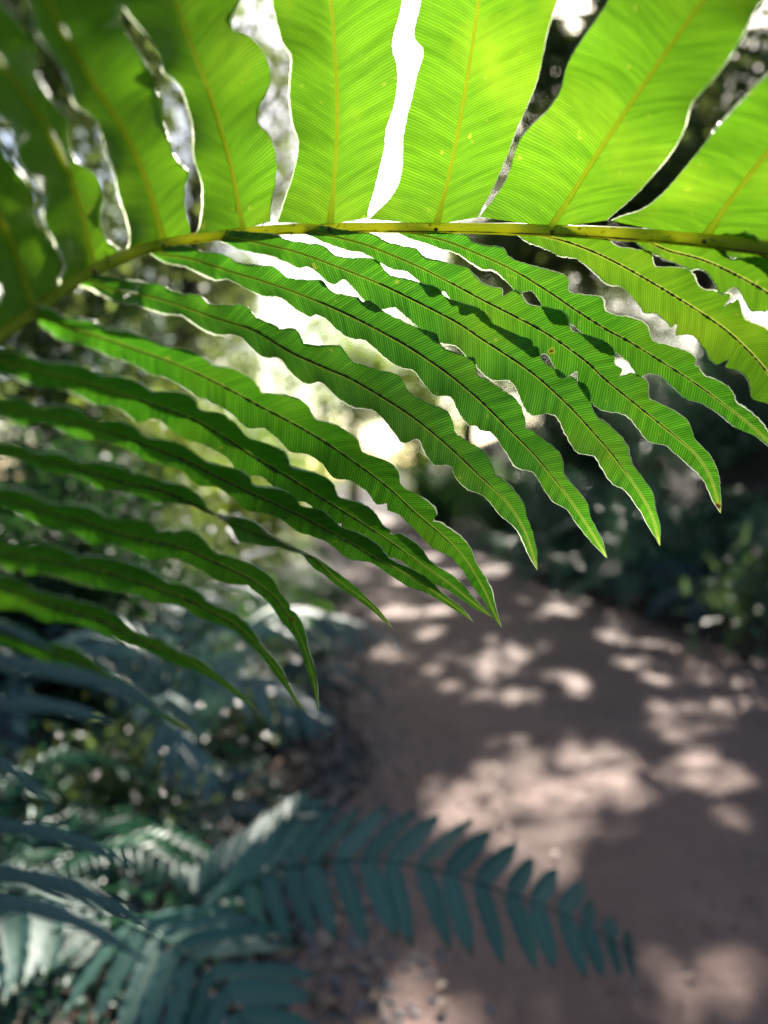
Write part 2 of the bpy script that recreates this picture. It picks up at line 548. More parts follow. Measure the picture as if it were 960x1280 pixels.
litter(5000, (-3.0, 0.1), (0.9, 9), "leaf_litter", "dry brown leaf litter under the ferns left of the path")
n_l = 650
yy = 1.3 + 11 * R.random(n_l) ** 1.3
xx = xl(yy) + (xr(yy) - xl(yy)) * R.random(n_l) ** 1.4
P = np.stack([xx, yy, np.full(n_l, .03)], -1)
L = R.uniform(.02, .06, n_l)
o = mesh_obj("fallen_leaves", *leaves(P, R.normal(0, 1, (n_l, 3)) * np.array([1, 1, .15]), np.array([0, 0, 1.0]) + R.normal(0, .3, (n_l, 3)), L, L * .5), M_LITTER)
o["kind"] = "stuff"
o["label"] = "dry leaves fallen on the brown earth path"
litter(5000, (1.0, 5.0), (4, 16), "leaf_litter", "dry brown leaf litter at the foot of the right bank")


# ------------------------------------------------------------------ the foreground frond
def dr(x):
    """depth of the frond's stalk in front of the lens: both ends bow towards the camera"""
    return np.interp(x, [-260, -80, 0, 100, 200, 320, 450, 620, 760, 960, 1160, 1500], [.20, .235, .268, .318, .364, .405, .43, .435, .415, .37, .335, .30])


def d_up(x, y):
    k = np.interp(x, [-200, 0, 150, 300, 420, 560, 700, 850, 1000, 1300], [.05, .06, .07, .055, .045, .045, .06, .09, .11, .12])
    return dr(x) - k * np.clip((290 - y) / 290.0, -0.1, 2.4)


RACHIS_PX = [(-260, 590), (-120, 492), (0, 420), (50, 383), (105, 345), (160, 318), (230, 300), (320, 289), (420, 285), (560, 285), (690, 288), (800, 294), (900, 303), (1010, 318), (1160, 342), (1420, 392)]
frond_root = at(1420, 392, dr(1420))
frond = thing("fern_frond", "large translucent bright green frond arching across the top, wavy leaflets hanging from its stalk", "fern frond", frond_root)


def local(v, root):
    return np.asarray(v) - np.asarray(root)


rp = smooth_line([at(x, y, dr(x)) for x, y in RACHIS_PX], 160)
rr = np.interp(np.linspace(0, 1, 160), [0, 0.25, 0.5, 1], [0.0015, 0.0024, 0.0028, 0.0040]) * (1 + 0.04 * np.sin(np.linspace(0, 75, 160)) + 0.015 * R.standard_normal(160))
v, f = tube(local(rp, frond_root), rr, 12)
mesh_obj("rachis", v, f, M_RACHIS, frond)
_end = rp[-1]
sl = smooth_line([_end - norm(rp[-1] - rp[-6]) * .004, _end + np.array([.10, -.03, -.09]), _end + np.array([.19, -.09, -.42]), _end + np.array([.22, -.14, -.95]), np.array([_end[0] + .22, _end[1] - .16, -.02])], 50)
v, f = tube(local(sl, frond_root), np.linspace(.0041, .0075, 50), 10)
mesh_obj("stalk", v, f, M_RACHIS, frond)
gr = np.random.default_rng(3)
_v = norm(rp - CAM)
_dn = norm(np.cross(norm(np.gradient(rp, axis=0)), _v))
_dn = _dn * np.sign(-_dn[:, 2])[:, None]
v, f = tube(local(rp - _v * (rr * .72)[:, None] + _dn * (rr * .62)[:, None], frond_root), rr * .11 * (1 + .4 * gr.standard_normal(160)).clip(.2, 2), 5)
RACHIS_GROOVE = (v, f)
_k = gr.integers(4, 156, 130)
_a = gr.uniform(-.9, .9, 130)
_pts = rp[_k] - _v[_k] * (rr[_k] * np.sqrt(1 - _a ** 2))[:, None] + _dn[_k] * (rr[_k] * _a)[:, None]
_L = gr.uniform(.0012, .004, 130)
RACHIS_SCALES = leaves(_pts, -_v[_k] * .6 + norm(np.gradient(rp, axis=0))[_k] + gr.normal(0, .5, (130, 3)), _dn[_k], _L, _L * .3)


def blade(rows_mid, rows_a, rows_b, normal, seed, tooth, glint_w, furrow, mid_r, ruffle, lobes_ph, arch=0.10, mat=None):
    """rows_mid, rows_a, rows_b: (n,3) midrib and the two edges. Builds leaflet > margin, midrib, furrow."""
    n = len(rows_mid)
    g = np.random.default_rng(seed)
    ca = np.concatenate([[1.0, 0.93, 0.80, 0.62, 0.42, 0.2], [0.0]])
    cols = []
    uvs = []
    s = np.concatenate([[0], np.cumsum(np.linalg.norm(np.diff(rows_mid, axis=0), axis=1))])
    wa = np.linalg.norm(rows_a - rows_mid, axis=1)
    wb = np.linalg.norm(rows_b - rows_mid, axis=1)
    ta = tooth * g.uniform(-1, 1, n) * np.minimum(1, wa / 0.004)
    tb = tooth * g.uniform(-1, 1, n) * np.minimum(1, wb / 0.004)
    da, db = norm(rows_a - rows_mid), norm(rows_b - rows_mid)
    ea, eb = rows_a + da * ta[:, None], rows_b + db * tb[:, None]
    pa, pb = lobes_ph
    for c in ca:
        p = rows_mid + (ea - rows_mid) * c
        off = -arch * wa * c * c + ruffle * wa * c ** 2 * np.sin(pa)
        cols.append(p + normal * off[:, None])
        uvs.append(np.stack([s, wa * c], -1))
    for c in ca[:-1][::-1]:
        p = rows_mid + (eb - rows_mid) * c
        off = -arch * wb * c * c + ruffle * wb * c ** 2 * np.sin(pb)
        cols.append(p + normal * off[:, None])
        uvs.append(np.stack([s, -wb * c], -1))
    m = len(cols)
    V = np.stack(cols, 1).reshape(-1, 3)
    UV = np.stack(uvs, 1).reshape(-1, 2)
    leaf = mesh_obj("leaflet", local(V, frond_root), grid_faces(n, m), mat, frond, uv=UV)
    # toothed rim curling up a little, its paleness a painted sun halo
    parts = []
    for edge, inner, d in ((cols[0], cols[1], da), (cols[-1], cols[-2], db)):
        w = glint_w * np.interp(np.linspace(0, 1, n), np.linspace(0, 1, 30), 0.12 + 1.3 * g.random(30) ** 1.6) * (0.7 + 0.6 * g.random(n))
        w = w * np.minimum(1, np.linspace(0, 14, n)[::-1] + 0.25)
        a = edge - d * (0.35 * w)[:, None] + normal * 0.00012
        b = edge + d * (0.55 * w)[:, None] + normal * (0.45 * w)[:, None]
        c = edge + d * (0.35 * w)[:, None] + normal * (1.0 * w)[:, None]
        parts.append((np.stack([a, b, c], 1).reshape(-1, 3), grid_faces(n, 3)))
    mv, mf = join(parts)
    mesh_obj("margin_glint", local(mv, frond_root), mf, M_MARGIN_GLINT, leaf)
    k = max(6, int(n * 0.985))
    taper = np.linspace(1, 0.22, k) + 0.9 * np.exp(-(np.arange(k) / (0.035 * k)) ** 2)
    v_, f_ = tube(local(rows_mid[:k] - normal[:k] * 0.00035, frond_root), mid_r * taper, 7, 0.8)
    keep = (np.repeat(normal[:k], 7, axis=0) * (v_ - np.repeat(local(rows_mid[:k], frond_root), 7, axis=0))).sum(1) < 0.0002
    f_ = f_[keep[f_].all(axis=1)]
    mesh_obj("midrib", v_, f_, M_MIDRIB if mat is M_LEAFLET_SUNLIT else M_MIDRIB_GREEN, leaf)
    if furrow > 0:
        i0 = int(n * furrow)
        i1 = int(n * 0.86)
        q = rows_mid[i0:i1] - normal[i0:i1] * 0.0009 + da[i0:i1] * (mid_r * 0.35)
        tp = np.sin(np.linspace(0.12, 1, i1 - i0) * math.pi) ** 0.5
        jag = 1 + 0.35 * g.standard_normal(i1 - i0)
        v_, f_ = tube(local(q, frond_root), np.clip(mid_r * 0.85 * tp * jag, 0.00008, None), 5, 0.8)
        mesh_obj("midrib_furrow", v_, f_, M_FURROW, leaf)
    return leaf


# upper leaflets: midrib, left edge and right edge as they lie in the leaf's own curved surface
UPPER = [
    ([(-70, 478), (-105, 380), (-160, 290)], [(-96, 490), (-150, 400), (-205, 320)], [(-18, 425), (-60, 330), (-110, 240)]),
    ([(42, 390), (14, 305), (-30, 215), (-90, 130)], [(-14, 425), (-40, 350), (-70, 270), (-120, 190)], [(72, 362), (52, 290), (24, 222), (-14, 158), (-60, 90)]),
    ([(118, 342), (100, 262), (72, 185), (30, 118), (-24, 50)], [(76, 360), (60, 285), (30, 212), (6, 160), (-48, 90)], [(150, 322), (128, 292), (126, 245), (112, 215), (92, 196), (82, 150), (60, 122), (36, 60), (10, 10)]),
    ([(203, 303), (184, 232), (152, 160), (104, 85), (62, 8), (30, -70)], [(152, 320), (154, 285), (146, 228), (128, 192), (118, 150), (92, 128), (66, 72), (36, 18), (6, -50)], [(236, 291), (231, 240), (228, 212), (210, 190), (203, 132), (180, 102), (166, 58), (144, 4), (118, -60)]),
    ([(302, 287), (289, 212), (266, 130), (240, 60), (216, -6), (190, -80)], [(238, 290), (251, 250), (252, 224), (236, 182), (228, 112), (198, 86), (178, 48), (155, 0), (126, -66)], [(339, 277), (338, 245), (338, 178), (323, 150), (326, 110), (316, 52), (292, 36), (290, 0), (276, -80)]),
    ([(412, 281), (418, 215), (421, 145), (418, 60), (412, -10), (404, -90)], [(342, 277), (365, 225), (370, 180), (362, 150), (362, 76), (345, 50), (341, 0), (332, -84)], [(457, 272), (458, 255), (480, 190), (481, 160), (495, 90), (491, 55), (494, 0), (490, -84)]),
    ([(545, 281), (562, 215), (577, 140), (590, 60), (600, -10), (608, -90)], [(461, 274), (490, 245), (502, 215), (505, 170), (520, 100), (532, 65), (521, 45), (526, 0), (528, -84)], [(595, 272), (620, 228), (642, 170), (668, 110), (684, 52), (700, 0), (716, -80)]),
    ([(690, 284), (728, 222), (768, 160), (820, 84), (876, 4), (930, -70)], [(600, 271), (640, 215), (660, 165), (690, 130), (716, 84), (756, 6), (800, -80)], [(758, 276), (810, 228), (845, 182), (868, 130), (905, 86), (934, 34), (985, -30)]),
    ([(880, 298), (925, 234), (985, 160), (1050, 90), (1120, 20)], [(763, 278), (830, 236), (868, 196), (905, 146), (960, 92), (1050, -10)], [(968, 308), (1010, 270), (1050, 210), (1110, 150), (1180, 80)]),
    ([(1080, 326), (1140, 270), (1200, 205), (1270, 140)], [(976, 310), (1020, 282), (1080, 225), (1150, 160), (1210, 100)], [(1170, 340), (1230, 300), (1290, 240), (1350, 170)]),
]


def closing(line, tip_shift, k):
    """carry an edge on beyond the frame to the leaflet's tip"""
    return line


for k, (mid, ea, eb) in enumerate(UPPER):
    mid, ea, eb = (np.array(q, dtype=float) for q in (mid, ea, eb))
    d = (mid[-1] - mid[-2])
    d = d / np.linalg.norm(d)
    half = 0.5 * np.linalg.norm(ea[-1] - eb[-1])
    tip = mid[-1] + d * half * 4.2

    def ext(e):
        w = e[-1] - mid[-1]
        return np.vstack([e, mid[-1] + w * 0.9 + d * half * 1.4, mid[-1] + w * 0.5 + d * half * 2.9, tip])
    nu = 190

    def lift(e, bow):
        q = smooth_line(e, nu)
        return np.stack([at(x, y, d_up(x, y) - bow) for x, y in q])
    A = lift(ext(ea), 0.0)
    B = lift(ext(eb), 0.0)
    Mi = lift(np.vstack([mid, mid[-1] + d * half * 1.4, mid[-1] + d * half * 2.9, tip]), 0.0)
    tan = norm(np.gradient(Mi, axis=0))
    nr = norm(np.cross(A - B, tan))
    view = norm(Mi - CAM)
    nr = nr * np.sign(np.sum(nr * view, axis=1))[:, None]
    ph = np.linspace(0, 2 * math.pi * 6, nu)
    side = abs(k - 5) / 5.0
    blade(Mi, A, B, nr, 100 + k, 0.00022, 0.0008 + 0.0003 * side, 0.0, 0.00145, 0.11, (ph + k, ph * 0.93 + 2 * k), arch=0.08, mat=M_LEAFLET_SUNLIT)

# the lower leaflets hang in one curved sheet: a thin plate through the stalk and the tips
_C = [(x, y, float(dr(x))) for x, y in RACHIS_PX] + [(1190, 450, .37), (1100, 530, .40), (1003, 575, .43), (901, 642, .465), (825, 683, .47), (759, 698, .475), (672, 713, .472), (627, 785, .475), (592, 778, .46), (493, 788, .44),
      (398, 893, .425), (385, 893, .41), (321, 888, .365), (242, 914, .32), (0, 690, .262), (0, 790, .262), (-200, 700, .21)]
_C = np.array(_C)
_P = _C[:, :2] / 500.0


def _tp(a, b):
    r2 = ((a[:, None, :] - b[None, :, :]) ** 2).sum(-1)
    return 0.5 * r2 * np.log(np.maximum(r2, 1e-12))


_n = len(_C)
_A = np.zeros((_n + 3, _n + 3))
_A[:_n, :_n] = _tp(_P, _P) + np.eye(_n) * 0.02
_A[:_n, _n:] = np.hstack([np.ones((_n, 1)), _P])
_A[_n:, :_n] = _A[:_n, _n:].T
_W = np.linalg.solve(_A, np.concatenate([_C[:, 2], np.zeros(3)]))


def d_low(xy):
    q = np.asarray(xy, dtype=float) / 500.0
    return _tp(q, _P) @ _W[:_n] + np.hstack([np.ones((len(q), 1)), q]) @ _W[_n:]


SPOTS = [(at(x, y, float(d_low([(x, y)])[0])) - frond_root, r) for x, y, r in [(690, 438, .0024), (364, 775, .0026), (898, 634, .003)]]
M_LEAFLET_SHADED = mat_leaflet("leaflet_shaded_deep_green", (0.009, 0.085, 0.003), (0.026, 0.125, 0.004), (0.085, 0.37, 0.014), (0.165, 0.46, 0.016), .2, .45, SPOTS, 0.0016)  # same leaflets with their dimmer light painted in as a deeper green

# lower leaflets: midrib, depth at base and tip, half width (pixels, at mid length), tilt, lobes
LOWER = [
    # midrib pixels, depth at tip, half width above, half width below, tilt, lobes
    ([(1010, 322), (1060, 345), (1120, 385), (1190, 450)], .40, 34, 30, 18, 6),
    ([(905, 305), (960, 322), (1020, 350), (1090, 400), (1160, 480)], .41, 36, 30, 16, 7),
    ([(800, 297), (835, 313), (873, 323), (907, 337), (957, 364), (1010, 402), (1065, 462), (1100, 530)], .42, 30, 24, 16, 7),
    ([(660, 291), (707, 302), (753, 320), (797, 343), (840, 368), (880, 393), (917, 420), (957, 462), (985, 510), (1003, 575)], .43, 32, 30, 16, 8),
    ([(510, 290), (553, 300), (587, 313), (640, 337), (683, 363), (723, 390), (760, 413), (783, 425), (827, 452), (872, 481), (907, 507), (940, 533), (975, 566)], .455, 22, 19, 24, 9),
    ([(395, 291), (447, 303), (480, 315), (520, 332), (560, 352), (603, 375), (640, 394), (683, 417), (730, 450), (757, 475), (800, 510), (847, 548), (873, 572), (890, 602), (901, 642)], .47, 22, 25, 22, 10),
    ([(285, 297), (320, 303), (370, 315), (420, 333), (470, 353), (520, 377), (570, 403), (603, 425), (640, 449), (673, 473), (713, 510), (743, 543), (765, 568), (797, 612), (816, 647), (825, 683)], .475, 23, 27, 22, 10),
    ([(203, 318), (240, 324), (290, 340), (330, 352), (380, 370), (437, 395), (503, 430), (553, 463), (587, 490), (610, 511), (640, 541), (667, 568), (703, 612), (736, 660), (759, 698)], .475, 24, 25, 24, 11),
    ([(112, 352), (140, 362), (180, 369), (213, 378), (253, 392), (287, 403), (320, 415), (363, 441), (407, 461), (443, 477), (507, 516), (553, 552), (597, 593), (632, 626), (656, 664), (672, 713)], .47, 25, 25, 26, 11),
    ([(48, 392), (83, 409), (127, 422), (167, 436), (207, 450), (247, 467), (293, 490), (322, 506), (363, 527), (403, 550), (443, 577), (487, 610), (520, 641), (553, 669), (580, 697), (603, 733), (616, 762), (627, 785)], .47, 22, 23, 32, 11),
    ([(-36, 440), (40, 462), (100, 476), (175, 500), (225, 517), (270, 539), (320, 572), (363, 597), (407, 625), (443, 647), (487, 676), (520, 700), (560, 728), (590, 752), (616, 772)], .46, 21, 20, 36, 11),
    ([(-90, 478), (0, 508), (67, 520), (117, 533), (160, 547), (200, 562), (233, 575), (273, 595), (320, 618), (370, 641), (420, 668), (470, 697), (520, 725), (553, 747), (577, 764), (592, 778)], .455, 17, 15, 46, 11),
    ([(-150, 520), (0, 560), (67, 577), (117, 590), (160, 603), (200, 611), (240, 628), (277, 646), (315, 664), (353, 677), (390, 696), (423, 726), (460, 753), (480, 774), (493, 788)], .44, 14, 13, 50, 10),
    ([(-200, 552), (0, 620), (67, 642), (110, 654), (150, 667), (187, 675), (227, 684), (260, 699), (293, 713), (322, 729), (345, 748), (362, 772), (378, 802), (388, 835), (394, 860), (398, 893)], .42, 15, 15, 46, 10),
    ([(-230, 580), (-60, 672), (0, 690), (67, 701), (117, 711), (150, 720), (187, 732), (233, 748), (267, 765), (293, 780), (317, 801), (340, 828), (357, 854), (371, 877), (385, 893)], .39, 14, 15, 46, 9),
    ([(-245, 590), (-60, 716), (0, 736), (50, 751), (100, 766), (133, 777), (160, 791), (193, 807), (233, 824), (267, 844), (300, 868), (321, 888)], .345, 14, 15, 46, 8),
    ([(-255, 596), (-60, 772), (0, 789), (50, 806), (90, 822), (135, 846), (180, 876), (215, 900), (242, 914)], .31, 13, 14, 46, 8),
]
for k, (mid, dt, ha, hb, tilt, nl) in enumerate(LOWER):
    nl_n = 210
    bx, by = mid[0]
    ry = float(np.interp(bx - 16, [q[0] for q in RACHIS_PX], [q[1] for q in RACHIS_PX]))
    mid = [(bx - 16, min(ry + 1, by))] + list(mid)
    m2 = smooth_line(mid, nl_n)
    t = np.linspace(0, 1, nl_n)
    d0 = float(dr(mid[0][0])) + 0.0035
    fld = d_low(m2)
    dep = d0 + (fld - d0) * np.minimum(1, t / 0.12) + 0.001 * np.sin(t * 9 + k)
    Mi = np.stack([at(x, y, d) for (x, y), d in zip(m2, dep)])
    tan = norm(np.gradient(Mi, axis=0))
    view = norm(Mi - CAM)
    S0 = norm(np.cross(view, tan))           # in the picture: towards the upper right side
    S0 = S0 * np.sign(np.sum(S0 * UPV, axis=1))[:, None]
    vp = norm(view - tan * np.sum(view * tan, axis=1)[:, None])
    tw = math.radians(tilt if k > 8 else 4) + math.radians(9) * np.sin(t * 7 + k)
    if k == 12:                              # this one turns over near the middle and shows its upper face
        tw = tw + math.radians(88) * np.exp(-((t - 0.70) / 0.10) ** 2)
    S = S0 * np.cos(tw)[:, None] - vp * np.sin(tw)[:, None]
    if k <= 8:                               # these lie in the sheet itself
        nx, ny = np.gradient(m2[:, 0]), np.gradient(m2[:, 1])
        e = norm(np.stack([ny, -nx], -1))
        q2 = m2 + 14 * e
        Q = np.stack([at(x, y, d) for (x, y), d in zip(q2, d_low(q2))]) - np.stack([at(x, y, d) for (x, y), d in zip(m2, fld)])
        Q = norm(Q - tan * np.sum(Q * tan, axis=1)[:, None])
        S = norm(Q - vp * (0.10 * np.sin(t * 7 + k))[:, None])
    nr = norm(np.cross(S, tan))
    nr = nr * np.sign(np.sum(nr * (view * 1.0), axis=1))[:, None]
    if k == 12:
        nr = norm(vp * np.cos(tw)[:, None] + S0 * np.sin(tw)[:, None])
    prof = np.interp(t, [0, .035, .1, .2, .35, .5, .62, .78, .9, .97, 1.0], [.10, .36, .43, .54, .80, 1.0, 1.04, .80, .46, .20, 0.0])
    ph = 2 * math.pi * nl * (t ** 0.92) + k * 1.3
    g = np.random.default_rng(500 + k)
    ja = 1.0 * np.interp(t, np.linspace(0, 1, 9), g.standard_normal(9))
    jb = 1.0 * np.interp(t, np.linspace(0, 1, 9), g.standard_normal(9))
    amp = 0.25 * np.interp(t, [0, .1, .25, .85, 1], [.2, .6, 1, 1, .3])
    pa, pb = ph + ja, ph + math.pi * 0.8 + jb
    amp = amp * g.uniform(.7, 1.2) * np.interp(t, np.linspace(0, 1, 12), g.uniform(.35, 1.35, 12))
    la = 1 + amp * np.sin(pa - 0.45 * np.sin(pa))
    amp = amp * np.interp(t, np.linspace(0, 1, 12), g.uniform(.6, 1.4, 12))
    lb = 1 + amp * np.sin(pb - 0.45 * np.sin(pb))
    c = max(math.cos(math.radians(tilt if k > 8 else 4)), 0.5)
    vary = g.uniform(.93, 1.07)
    wa = 1.14 * ha / F * dep[nl_n // 2] / c * prof * la
    wb = 1.14 * hb / F * dep[nl_n // 2] / c * prof * lb
    wa, wb = wa * vary, wb / vary
    for t0, dp in ((g.uniform(.35, .6), g.uniform(0, .5)), (g.uniform(.6, .85), g.uniform(0, .6))):
        wa = wa * (1 - dp * np.exp(-((t - t0) / .005) ** 2))       # torn nicks in the rim
        wb = wb * (1 - dp * .7 * np.exp(-((t - t0 + .07) / .006) ** 2))
    # veins run forward: the edge rows sit a little ahead of their midrib row
    lead = 0.25
    A = Mi + S * wa[:, None] + tan * (lead * wa)[:, None] * (1 - t)[:, None]
    B = Mi - S * wb[:, None] + tan * (lead * wb)[:, None] * (1 - t)[:, None]
    right = np.interp(mid[-1][0], [500, 950], [0.0, 1.0])  # painted halo widens towards the sunnier right
    blade(Mi, A, B, nr, 300 + k, 0.0003, 0.00055 + 0.0008 * right, 0.30 if k > 3 else 0.10, 0.00075, 0.13, (pa + 1.2, pb + 1.2), arch=0.12, mat=M_LEAFLET_SUNLIT if k < 4 else M_LEAFLET_SHADED)

nodes_px = [(118, 340), (203, 307), (302, 292), (412, 286), (545, 287), (690, 290), (880, 302)]
parts = []
for x, y in nodes_px:
    c = at(x, y, dr(x) - 0.0032)
    l = np.stack([c + np.array([0, 0, 0.0013]) * q for q in (-1, -.6, 0, .6, 1)])
    parts.append(tube(local(l, frond_root), [0.0001, .0009, .0013, .0009, .0001], 8))
mesh_obj("stalk_groove", local(RACHIS_GROOVE[0], 0 * frond_root), RACHIS_GROOVE[1], M_NODE, frond)
o = mesh_obj("stalk_scales", local(RACHIS_SCALES[0], frond_root), RACHIS_SCALES[1], M_NODE, frond)
o["kind"] = "stuff"
for i, (v_, f_) in enumerate(parts):
    mesh_obj("leaf_scar", v_, f_, M_NODE, frond)


# ------------------------------------------------------------------ ferns
def leaflet_mesh(L, W, mat, waves=5, droop=0.12, n=14, name="leaflet"):
    """a strap shaped leaflet along +X with a wavy edge and a folded middle"""
    t = np.linspace(0, 1, n)
    prof = np.interp(t, [0, .06, .3, .7, .92, 1], [.45, .8, 1, .8, .35, .02]) * (1 + 0.08 * np.sin(t * waves * 2 * math.pi))
    rows = []
    for c in (-1, -.5, 0, .5, 1):
        y = c * W / 2 * prof
        z = -droop * L * t ** 2 + abs(c) * W * 0.10 - 0.07 * W * (abs(c) > .9) * np.sin(t * waves * 2 * math.pi)
        rows.append(np.stack([t * L, y, z], -1))
    v = np.stack(rows, 1).reshape(-1, 3)
    uv = np.stack([np.repeat(t[:, None], 5, 1), np.repeat(np.array([[-1, -.5, 0, .5, 1.0]]), n, 0)], -1).reshape(-1, 2)
    me_o = mesh_obj(name, v, grid_faces(n, 5), mat, uv=uv)
    me = me_o.data
    bpy.data.objects.remove(me_o)
    return me


def frame(t, up):
    t = t / np.linalg.norm(t)
    s = np.cross(up, t)
    s = s / np.linalg.norm(s)
    u = np.cross(t, s)
    return t, s, u


from mathutils import Matrix


def mat4(x, y, z, o, sc=(1, 1, 1)):
    return Matrix(((x[0] * sc[0], y[0] * sc[1], z[0] * sc[2], o[0]), (x[1] * sc[0], y[1] * sc[1], z[1] * sc[2], o[1]), (x[2] * sc[0], y[2] * sc[1], z[2] * sc[2], o[2]), (0, 0, 0, 1)))


def frond_individual(plant, root, line, up, n_pairs, Lmax, W, mat, stalk_mat, r0, start=0.12, sweep=0.45, droop=0.10, shape=None, side_drop=0.15):
    """a frond whose leaflets are separate sub-parts"""
    ln = smooth_line(line, 60)
    v, f = tube(local(ln, root), np.linspace(r0, r0 * 0.3, 60), 7)
    fr = mesh_obj("frond", v, f, stalk_mat, plant)
    me = leaflet_mesh(1.0, W / Lmax, mat, droop=droop)
    tg = np.gradient(ln, axis=0)
    kern = np.ones(21) / 21
    tg = np.stack([np.convolve(np.pad(tg[:, a_], 10, mode='edge'), kern, mode='valid') for a_ in range(3)], -1)
    for i in range(n_pairs):
        q = start + (1 - start) * (i + 0.3) / n_pairs
        j = min(59, int(q * 59))
        jj = q * 59 + random.uniform(-.25, .25)
        base = np.array([np.interp(jj, np.arange(60), ln[:, a_]) for a_ in range(3)])
        t, s, u = frame(tg[j], up)
        e = (q - start) / (1 - start)
        ls = (np.interp(e, [0, .15, .5, .8, 1], [.7, .95, 1, .7, .25]) if shape is None else shape(e)) * Lmax
        for sg in (-1, 1):
            sw = sweep + 0.25 * e + random.uniform(-.08, .08)
            d = norm(s * sg * math.cos(sw) + t * math.sin(sw) - u * (side_drop + random.uniform(-.06, .06)))
            zz = norm(u - d * np.dot(u, d))
            yy = np.cross(zz, d)
            tw_ = random.uniform(-.38, .38)
            zz, yy = zz * math.cos(tw_) + yy * math.sin(tw_), yy * math.cos(tw_) - zz * math.sin(tw_)
            o = bpy.data.objects.new("leaflet", me)
            COL.objects.link(o)
            o.parent = fr
            l = ls * random.uniform(.92, 1.08)
            o.matrix_local = mat4(d, yy, zz, local(base, root), (l, Lmax * (0.75 + 0.25 * ls / Lmax), l))
    return fr


def frond_joined(line, up, n_pairs, Lmax, W, r0, start=0.15, sweep=0.4, g=None):
    """frond as one mesh: stalk plus leaflets, for ferns that stand further off"""
    g = g or R
    ln = smooth_line(line, 24)
    v, f = tube(ln, np.linspace(r0, r0 * .3, 24), 4)
    tri = np.vstack([f[:, [0, 1, 2]], f[:, [0, 2, 3]]])
    tg = np.gradient(ln, axis=0)
    P, A, U, LL = [], [], [], []
    for i in range(n_pairs):
        q = start + (1 - start) * (i + .3) / n_pairs
        j = min(23, int(q * 23))
        fr = q * 23 - j
        base = ln[j] + (ln[min(j + 1, 23)] - ln[j]) * fr
        t, s, u = frame(tg[j], up)
        e = (q - start) / (1 - start)
        l = np.interp(e, [0, .2, .5, .8, 1], [.65, .95, 1, .65, .2]) * Lmax
        for sg in (-1, 1):
            sw = sweep + .25 * e + g.uniform(-.1, .1)
            d = s * sg * math.cos(sw) + t * math.sin(sw) - u * (.18 + g.uniform(-.1, .1))
            P.append(base), A.append(d), U.append(u), LL.append(l)
    LL = np.array(LL)
    lv, lf = leaves(np.array(P), np.array(A), np.array(U), LL, W * (0.5 + 0.5 * LL / Lmax))
    return join([(v, tri), (lv, lf)])


def fern(loc, n, L, mat, label, group, az0=0, spread=2 * math.pi, rise=0.9, pairs=20, leaf=0.22, w=0.028, seed=1):
    """a fern plant: arching fronds round a short crown"""
    g = np.random.default_rng(seed)
    z = float(height(loc[0], loc[1])) if len(loc) == 2 else loc[2]
    root = np.array([loc[0], loc[1], z - 0.03])
    p = thing("fern", label, "fern", root, group)
    cr = np.array([(0, 0, 0), (0.01, 0, .05), (0, 0.01, .12)])
    v, f = tube(cr, [.05, .04, .02], 7)
    mesh_obj("crown", v, f, M_STEM, p)
    for i in range(n):
        a = az0 + spread * (i + g.uniform(-.3, .3)) / n
        l = L * g.uniform(.75, 1.1)
        h = rise * g.uniform(.7, 1.2)
        out = np.array([math.sin(a), math.cos(a), 0])
        line = [out * 0.02 + np.array([0, 0, .08]), out * .28 * l + np.array([0, 0, .42 * l * h]), out * .62 * l + np.array([0, 0, .56 * l * h]), out * .95 * l + np.array([0, 0, .38 * l * h]), out * 1.12 * l + np.array([0, 0, .16 * l * h])]
        v, f = frond_joined(line, np.array([0, 0, 1.0]) + out * 0.3, pairs, leaf * l, w * l, .004, g=g)
        mesh_obj("frond", v, f, mat, p)
    return p


# the fern at the bottom of the picture: fronds over the path's edge, leaflets one by one
b_root = np.array([-0.52, 1.66, float(height(-0.52, 1.66)) - 0.02])
bf = thing("fern", "blue green fern at the bottom reaching a frond over the path from the left", "fern", b_root, "ferns beside the path")
v, f = tube(np.array([(0, 0, 0), (.01, 0, .15), (0.02, -.02, .34), (.03, -.03, .42)]), [.06, .05, .045, .02], 9)
mesh_obj("crown", v, f, M_STEM, bf)
top = b_root + np.array([.03, -.03, .40])
frond_individual(bf, b_root, [top, at(225, 1165, 1.586), at(300, 1108, 1.495), at(400, 1077, 1.430), at(520, 1082, 1.378), at(640, 1118, 1.339), at(720, 1150, 1.36), at(800, 1195, 1.40)], np.array([0.1, -.55, .83]), 19, .150, .037, M_TEAL_RIB, M_TEAL, .005, start=.16, sweep=.36)
frond_individual(bf, b_root, [top, at(240, 1120, 1.742), at(300, 1075, 1.794), at(350, 1040, 1.846), at(385, 1000, 1.898)], np.array([0, -.5, .86]), 13, .13, .030, M_TEAL_RIB, M_TEAL, .004, start=.25, sweep=.6)
frond_individual(bf, b_root, [top, at(150, 1150, 1.508), at(230, 1190, 1.352), at(300, 1270, 1.235), at(340, 1380, 1.144)], np.array([0.2, -.5, .83]), 12, .195, .044, M_TEAL_RIB, M_TEAL, .005, start=.2, sweep=.5)
frond_individual(bf, b_root, [top, at(60, 1130, 1.508), at(-40, 1180, 1.352), at(-120, 1290, 1.235)], np.array([-.2, -.5, .83]), 12, .195, .044, M_TEAL_RIB, M_TEAL, .005, start=.2, sweep=.5)

